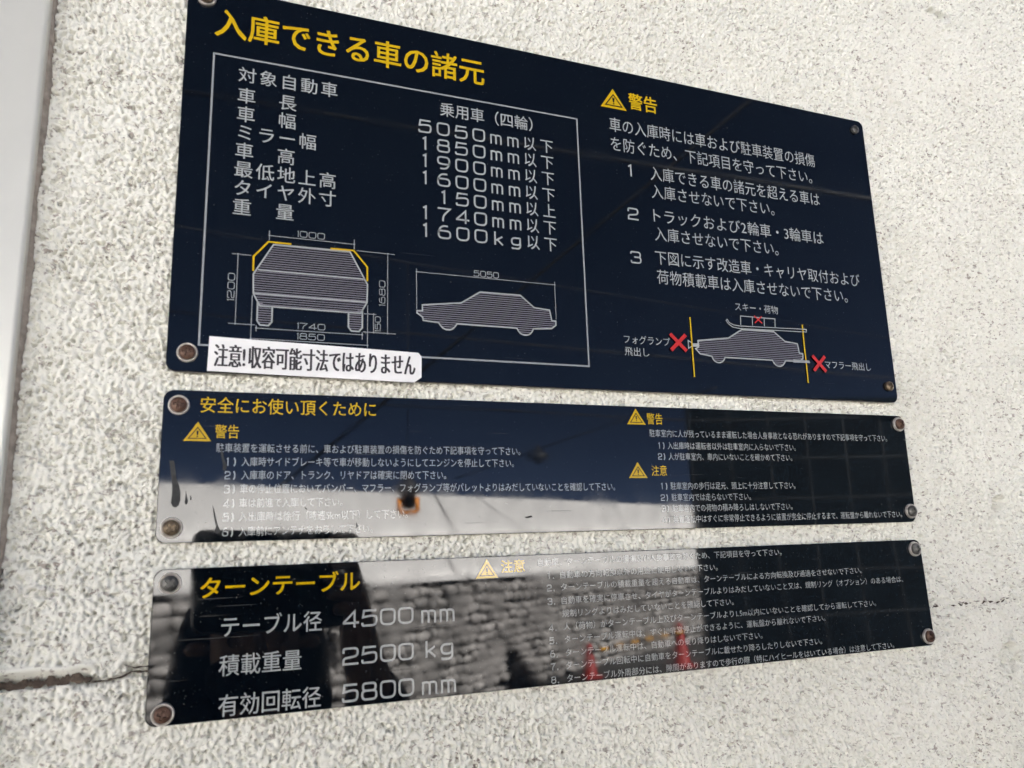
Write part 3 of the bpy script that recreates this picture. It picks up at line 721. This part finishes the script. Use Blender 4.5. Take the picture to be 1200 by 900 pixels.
for a, b_ in [((48.9, 150), (95.9, 150)), ((48.9, 147.1), (48.9, 153)), ((95.9, 147.1), (95.9, 153)), ((32.9, 162.7), (32.9, 202.2)), ((29.7, 162.7), (39.8, 162.7)), ((29.4, 202.2), (43, 202.2)),
              ((115.5, 153.7), (115.5, 202.1)), ((97.4, 153.7), (119.6, 153.7)), ((101.5, 202.1), (120.4, 202.1)), ((107.4, 191.3), (107.4, 202.1)), ((101.9, 191.3), (109, 191.3)),
              ((43.7, 203.9), (101, 203.9)), ((43.7, 202.4), (43.7, 205.8)), ((101, 202.4), (101, 206.8)), ((41.1, 209.9), (104.1, 209.9)), ((41.1, 185.5), (41.1, 211)), ((104, 186.2), (104, 211.4))]:
    p.line([a, b_], lw)
for u, v in [(48.9, 150), (95.9, 150), (32.9, 162.7), (32.9, 202.2), (115.5, 153.7), (115.5, 202.1), (107.4, 191.3), (107.4, 202.1), (43.7, 203.9), (101, 203.9), (41.1, 209.9), (104, 209.9)]:
    p.poly([(u+.55*math.cos(k*math.pi/4), v+.55*math.sin(k*math.pi/4)) for k in range(8)], -.0007)
p.build('dimension_line', M_thin, hd)
for t, u0, u1, v0, v1, rt in [('1000', 63.9, 79.2, 145.2, 149.0, False), ('1740', 65.2, 80.4, 199.2, 202.7, False), ('1850', 65.2, 80.2, 205.1, 208.7, False), ('1200', 28.2, 31.9, 173.8, 189.4, True), ('1680', 110.6, 114.2, 170.4, 185.8, True), ('150', 108.3, 111.6, 192.3, 201.3, True)]:
    p = Print(A); p.ink(t, u0, u1, v0, v1, .10, None, rt); p.build('dimension_text', M_white, hd)
# side view drawing
def arc(cx, cv, r, n_=7): return [(cx+r*math.cos(math.pi*k/n_), cv+r*.85*math.sin(math.pi*k/n_)) for k in range(n_+1)]
side = [(136.3, 183.2), (160.3, 180), (172.4, 172.1), (198.7, 171.9), (207.8, 179.2), (218.2, 180), (219.5, 186.8), (222.2, 186.8), (222.2, 189.5), (219.2, 191.9), (206.7, 193)] + arc(201.2, 193.2, 5.0)[1:-1] + [(195.7, 193.3), (157.4, 193.3)] + arc(151.7, 193.2, 5.0)[1:-1] + [(146, 193.3), (136.7, 192.7), (136.3, 190.6), (133, 188.4), (133, 186.9), (136.3, 186.9)]
p = Print(A); p.hatch(side, 1.34, .50); hs = p.build('side_view_drawing', M_white_dim)
p = Print(A, -.0004); p.line(side, .85, True); p.build('car_outline', M_white, hs)
p = Print(A, -.00055); p.line([(132.7, 163), (222.4, 163)], lw); p.line([(132.7, 161), (132.8, 186)], lw); p.line([(222.4, 161), (222.4, 185.7)], lw)
for u in (132.7, 222.4): p.poly([(u+.55*math.cos(k*math.pi/4), 163+.55*math.sin(k*math.pi/4)) for k in range(8)], -.0007)
p.build('dimension_line', M_thin, hs)
p = Print(A); p.ink('5050', 168.6, 184.8, 158.4, 162.3, .10); p.build('dimension_text', M_white, hs)
# right half of sign A
triangle(A, [(273.3, 15.4), (262.9, 30.6), (283.1, 30.2)])
p = Print(A); p.text('警告', 285.2, 307.9, 16.4, 28.4, O_T); p.build('warning_heading_text', M_yellow)
p = Print(A)
for t, u0, u1, v0, v1 in [('車の入庫時には車および駐車装置の損傷', 268.8, 446.2, 37.6, 48.2), ('を防ぐため、下記項目を守って下さい。', 269, 441.5, 52.1, 62.5), ('入庫できる車の諸元を超える車は', 298.7, 446.5, 69.6, 80.2), ('入庫させないで下さい。', 298.7, 402.6, 83.2, 93.5), ('トラックおよび2輪車・3輪車は', 298.9, 445.8, 101, 111.2), ('入庫させないで下さい。', 298.9, 402.6, 114.4, 124.5), ('下図に示す改造車・キャリヤ取付および', 298, 476.6, 131.5, 141.5), ('荷物積載車は入庫させないで下さい。', 298.3, 462.7, 145.3, 155.3)]:
    p.text(t, u0, u1, v0, v1, O_S)
p.ink('1', 281.4, 284, 70.7, 79.6); p.ink('2', 278.8, 287.2, 102.6, 111.4); p.ink('3', 278.9, 287.2, 133.8, 142.4)
p.build('warning_body_text', M_white)
car3 = [(327, 192.8), (352, 189.4), (363.6, 182.6), (390.8, 182), (400, 188.7), (410.9, 189.8), (411.8, 196.6), (414.8, 196.9), (414.5, 200.6), (411, 202.6), (398.8, 202.9)] + arc(393, 203, 5)[1:-1] + [(387.5, 203.1), (347.8, 203.3)] + arc(342.4, 203.1, 5)[1:-1] + [(337.2, 203.1), (327.9, 201.9), (324.6, 198.6), (326.8, 197.4)]
p = Print(A); p.hatch(car3, 1.34, .50); h3 = p.build('overhang_drawing', M_white_dim)
p = Print(A, -.0004); p.line(car3, .95, True)
p.line([(363.2, 179.2), (363.6, 172.7), (393.2, 172.7), (392.7, 178.6)], .7); p.line([(373.6, 172.9), (373.2, 179)], .6); p.line([(383.8, 172.9), (383.3, 178.8)], .6)
p.build('car_outline', M_white, h3)
p = Print(A, -.0006); p.poly([(322, 195), (327.6, 194.7), (327.4, 197.2), (321.9, 197.4)]); p.line([(319, 193.2), (318.9, 198.6), (322, 197), (322, 194.9)], .7, True); p.build('fog_lamp_outline', M_white, h3)
p = Print(A, -.0008); p.poly([(405.4, 201.4), (419.8, 201.8), (420.2, 203.6), (405.1, 204.0)]); p.build('muffler_outline', M_thin, h3)
p = Print(A, -.0008); p.line([(352, 176.1), (353.4, 178.4), (357, 179.8), (362, 180.2), (419.9, 178.6), (419.7, 180.6), (362, 182), (356, 181.4), (352.6, 179.2), (351, 177)], .6, True); p.build('ski_outline', M_white, h3)
for u, v in ((321.8, 176.8), (416.8, 175.4)):
    p = Print(A, -.00065); p.line([(u, v), (u, 218.1)], 1.1); p.build('length_limit_line', M_yellow, h3)
for (a, b_, c, d_, w_) in [(305, 189.6, 317, 200.8, 2.6), (422.8, 197.9, 433.9, 209.1, 2.5), (374.9, 171.9, 381.3, 177, .9)]:
    p = Print(A, -.00095); p.line([(a, b_), (c, d_)], w_); p.line([(a, d_), (c, b_)], w_, False, -.0011); p.build('red_cross', M_red, h3)
for t, u0, u1, v0, v1 in [('スキー・荷物', 359.8, 396.7, 163.1, 169.2), ('フォグランプ', 270.2, 305, 192.5, 198.3), ('飛出し', 270.3, 288.4, 200.5, 206.4), ('マフラー飛出し', 434.2, 477, 200.8, 206.7)]: p = Print(A); p.text(t, u0, u1, v0, v1, O_S); p.build('caption_text', M_white, h3)
# paper sticker over the lower edge of sign A
p = Print(A, -.0012); ST = [(20.4, 210.1), (133.4, 212.7), (135.4, 214.9), (135.3, 227.2), (131, 230.4), (20.0, 228.9)]
b = MB(); n_ = len(ST); b.add([p.pt(u, v, -.0012) for u, v in ST]+[p.pt(u, v, -.0003) for u, v in ST], [tuple(range(n_)), tuple(range(n_, 2*n_))[::-1]]+[(i, (i+1) % n_, n_+(i+1) % n_, n_+i) for i in range(n_)])
st = b.build('sticker', M_sticker, A); st['label'] = 'white strip sticker with black caution text over the lower edge'
p = Print(A, -.0014)
for k, dx in enumerate((0, .32, .64)): p.text('注意!収容可能寸法ではありません', 23.0+dx, 131.1+dx, 214.6, 226.8, 0, -.0014-.00006*k)
p.build('sticker_text', M_black, st)

# ---- sign B
p = Print(B); p.text('安全にお使い頂くために', 17.8, 109.2, 242.9, 251.2, .010); p.build('heading_text', M_yellow)
triangle(B, [(16.9, 255.9), (10.3, 266), (23.7, 265.9)]); triangle(B, [(275.6, 241), (268.9, 251.3), (282.4, 251.2)]); triangle(B, [(274.8, 275.2), (268, 285.2), (281.4, 285.3)])
for t, u0, u1, v0, v1 in [('警告', 25.4, 37.1, 257.4, 264.4), ('警告', 283.5, 295.1, 243.9, 251), ('注意', 284.6, 295.7, 277.5, 284)]:
    p = Print(B); p.text(t, u0, u1, v0, v1, .011); p.build('warning_heading_text', M_yellow)
p = Print(B)
p.text('駐車装置を運転させる前に、車および駐車装置の損傷を防ぐため下記事項を守って下さい。', 26.3, 195.5, 267, 271.7, O_S)
for i, (t, u0, u1, v0) in enumerate([('入庫時サイドブレーキ等で車が移動しないようにしてエンジンを停止して下さい。', 39, 191.2, 274.1), ('入庫車のドア、トランク、リヤドアは確実に閉めて下さい。', 39.1, 149.5, 281.1), ('車の停止位置においてバンパー、マフラー、フォグランプ等がパレットよりはみだしていないことを確認して下さい。', 38.8, 257.8, 288.2), ('車は前進で入庫して下さい。', 38.7, 91.3, 295.5), ('入出庫時は徐行（時速5km以下）して下さい。', 38.8, 127.1, 302.5), ('入庫前にアンテナをおろして下さい。', 39, 107.6, 310)]):
    p.text(t, u0, u1, v0, v0+4.8, O_S)
    p.ink(str(i+1), 31.0 if i else 31.6, 33.9 if i else 32.6, v0+.3, v0+4.5); p.ink(')', 35, 36.2, v0, v0+5.0)
p.build('operation_body_text', M_white)
p = Print(B); p.text('駐車室内に人が残っているまま運転した場合人身事故となる恐れがありますので下記事項を守って下さい。', 284.8, 484.1, 254.3, 259.1, O_S)
for i, (t, u0, u1, v0) in enumerate([('入出庫時は運転者以外は駐車室内に入らないで下さい。', 297.6, 400.1, 262.2), ('人が駐車室内、車内にいないことを確かめて下さい。', 297.7, 396.2, 269.2), ('駐車室内の歩行は足元、頭上に十分注意して下さい。', 297.8, 396.6, 288.1), ('駐車室内では走らないで下さい。', 297.9, 358.9, 295.3), ('駐車室内での荷物の積み降ろしはしないで下さい。', 298, 392.3, 302.2), ('装置運転中はすぐに非常停止できるように装置が完全に停止するまで、運転盤から離れないで下さい。', 298, 489.3, 309.1)]):
    p.text(t, u0, u1, v0, v0+4.7, O_S); d_ = str([1, 2, 1, 2, 3, 4][i])
    p.ink(d_, 290 if d_ != '1' else 290.8, 293 if d_ != '1' else 291.8, v0+.3, v0+4.3); p.ink(')', 294, 295.2, v0, v0+4.8)
p.build('safety_body_text', M_white)
def drip(pts, y=-.0006):
    q = Print(B, y); n_ = len(pts); q.v = [q.pt(u, v, y) for u, v in pts]+[q.pt(u, v, -.00005) for u, v in pts]; q.f = [tuple(range(n_))]+[(i, (i+1) % n_, n_+(i+1) % n_, n_+i) for i in range(n_)]
    q.build('grime_drip', M_grime)
drip([(4.5, 276), (6.7, 276.1), (7.4, 280), (8.1, 284.7), (9.7, 289), (10.4, 291.6), (10.6, 296), (9.9, 298.5), (8.8, 299.6), (7.2, 299.2), (6.3, 297.2), (6.6, 293), (6.4, 288), (5.4, 282)])
drip([(12.9, 291.2), (13.5, 293.8), (14.2, 296.6), (13.9, 298.0), (13, 298.1), (12.6, 297), (12.9, 294.5)])
drip([(15.2, 293.5), (15.8, 295), (15.7, 296), (15.0, 295.9)])
drip([(25.8, 298.5), (26.8, 301), (28.6, 308.2), (29.9, 311.3), (29.9, 312.6), (29, 313.2), (27.8, 312.9), (27.5, 311.6), (28, 309.6), (26.6, 304)])
drip([(28.4, 269.5), (29.2, 269.7), (30.2, 274.5), (31.5, 277.2), (31.8, 280), (30.9, 281.2), (29.9, 280.6), (30, 277.5), (29, 274)])
drip([(71.5, 300.2), (73.2, 301.8), (71.9, 301.2)]); drip([(197, 308), (201, 307.2), (202.2, 308), (199, 308.6)]); drip([(99, 309), (99.8, 311.2), (98.8, 312)])

# ---- sign C
p = Print(C); p.text('ターンテーブル', 22.1, 101.4, 334.9, 345.1, .012); p.build('heading_text', M_yellow)
p = Print(C); p.text('テーブル径', 32.6, 81.7, 354.3, 364.3, O_M); p.text('積載重量', 32.3, 71.8, 372.8, 382.6, O_M); p.text('有効回転径', 32.8, 81.8, 391.4, 401.4, O_M)
for t, v0, v1 in (('4500', 354.9, 363.6), ('2500', 373.5, 382.3), ('5800', 391.5, 400.5)):
    for k, ch in enumerate(t): p.ink(ch, 92.5+k*9.85, 92.5+k*9.85+8.5, v0, v1)
for v1 in (364.0, 400.9): p.ink('m', 134.8, 143.2, v1-7, v1); p.ink('m', 145.3, 153.7, v1-7, v1)
p.ink('k', 137, 142.8, 373.2, 381.9); p.ink('g', 145.4, 152.6, 375.2, 383.9); p.build('turntable_figure_text', M_white)
triangle(C, [(173.6, 331.2), (166.8, 341.8), (180.2, 341.7)])
p = Print(C); p.text('注意', 182.2, 196.7, 332.4, 339.4, .012); p.build('warning_heading_text', M_yellow)
p = Print(C); p.text('自動車、ターンテーブルの損傷及び人身事故を防ぐため、下記項目を守って下さい。', 205.1, 381.3, 332.3, 336.6, O_S)
for t, u0, u1, v0, n_ in [('自動車の方向転換以外の用途に使用しないで下さい。', 219.1, 329.6, 340, '1'), ('ターンテーブルの積載重量を超える自動車は、ターンテーブルによる方向転換及び通過をさせないで下さい。', 219.2, 447.5, 347, '2'), ('自動車を確実に停車させ、タイヤがターンテーブルよりはみだしていないこと又は、規制リング（オプション）のある場合は、', 219.1, 484, 354.6, '3'), ('規制リングよりはみだしていないことを確認して下さい。', 219.2, 339.2, 361.9, ''), ('人（荷物）がターンテーブル上及びターンテーブルより1.5m以内にいないことを確認してから運転して下さい。', 219.5, 456.3, 369.3, '4'), ('ターンテーブル運転中は、すぐに非常停止ができるように、運転盤から離れないで下さい。', 219.8, 410.7, 376.4, '5'), ('ターンテーブル運転中は、自動車への乗り降りはしないで下さい。', 220, 358.6, 383.7, '6'), ('ターンテーブル回転中に自動車をターンテーブルに載せたり降ろしたりしないで下さい。', 219.7, 405.8, 390.7, '7'), ('ターンテーブル外周部分には、隙間がありますので歩行の際（特にハイヒールをはいている場合）は注意して下さい。', 220, 467.3, 397.8, '8')]:
    p.text(t, u0, u1, v0, v0+4.2, O_S)
    if n_: p.ink(n_, 210.2 if n_ != '1' else 211.2, 213.2 if n_ != '1' else 212.2, v0+.2, v0+4); p.poly([(214.2, v0+3.3), (214.9, v0+3.3), (214.9, v0+4), (214.2, v0+4)])
p.build('caution_body_text', M_white)
C.rotation_euler.x = math.radians(-1.6)
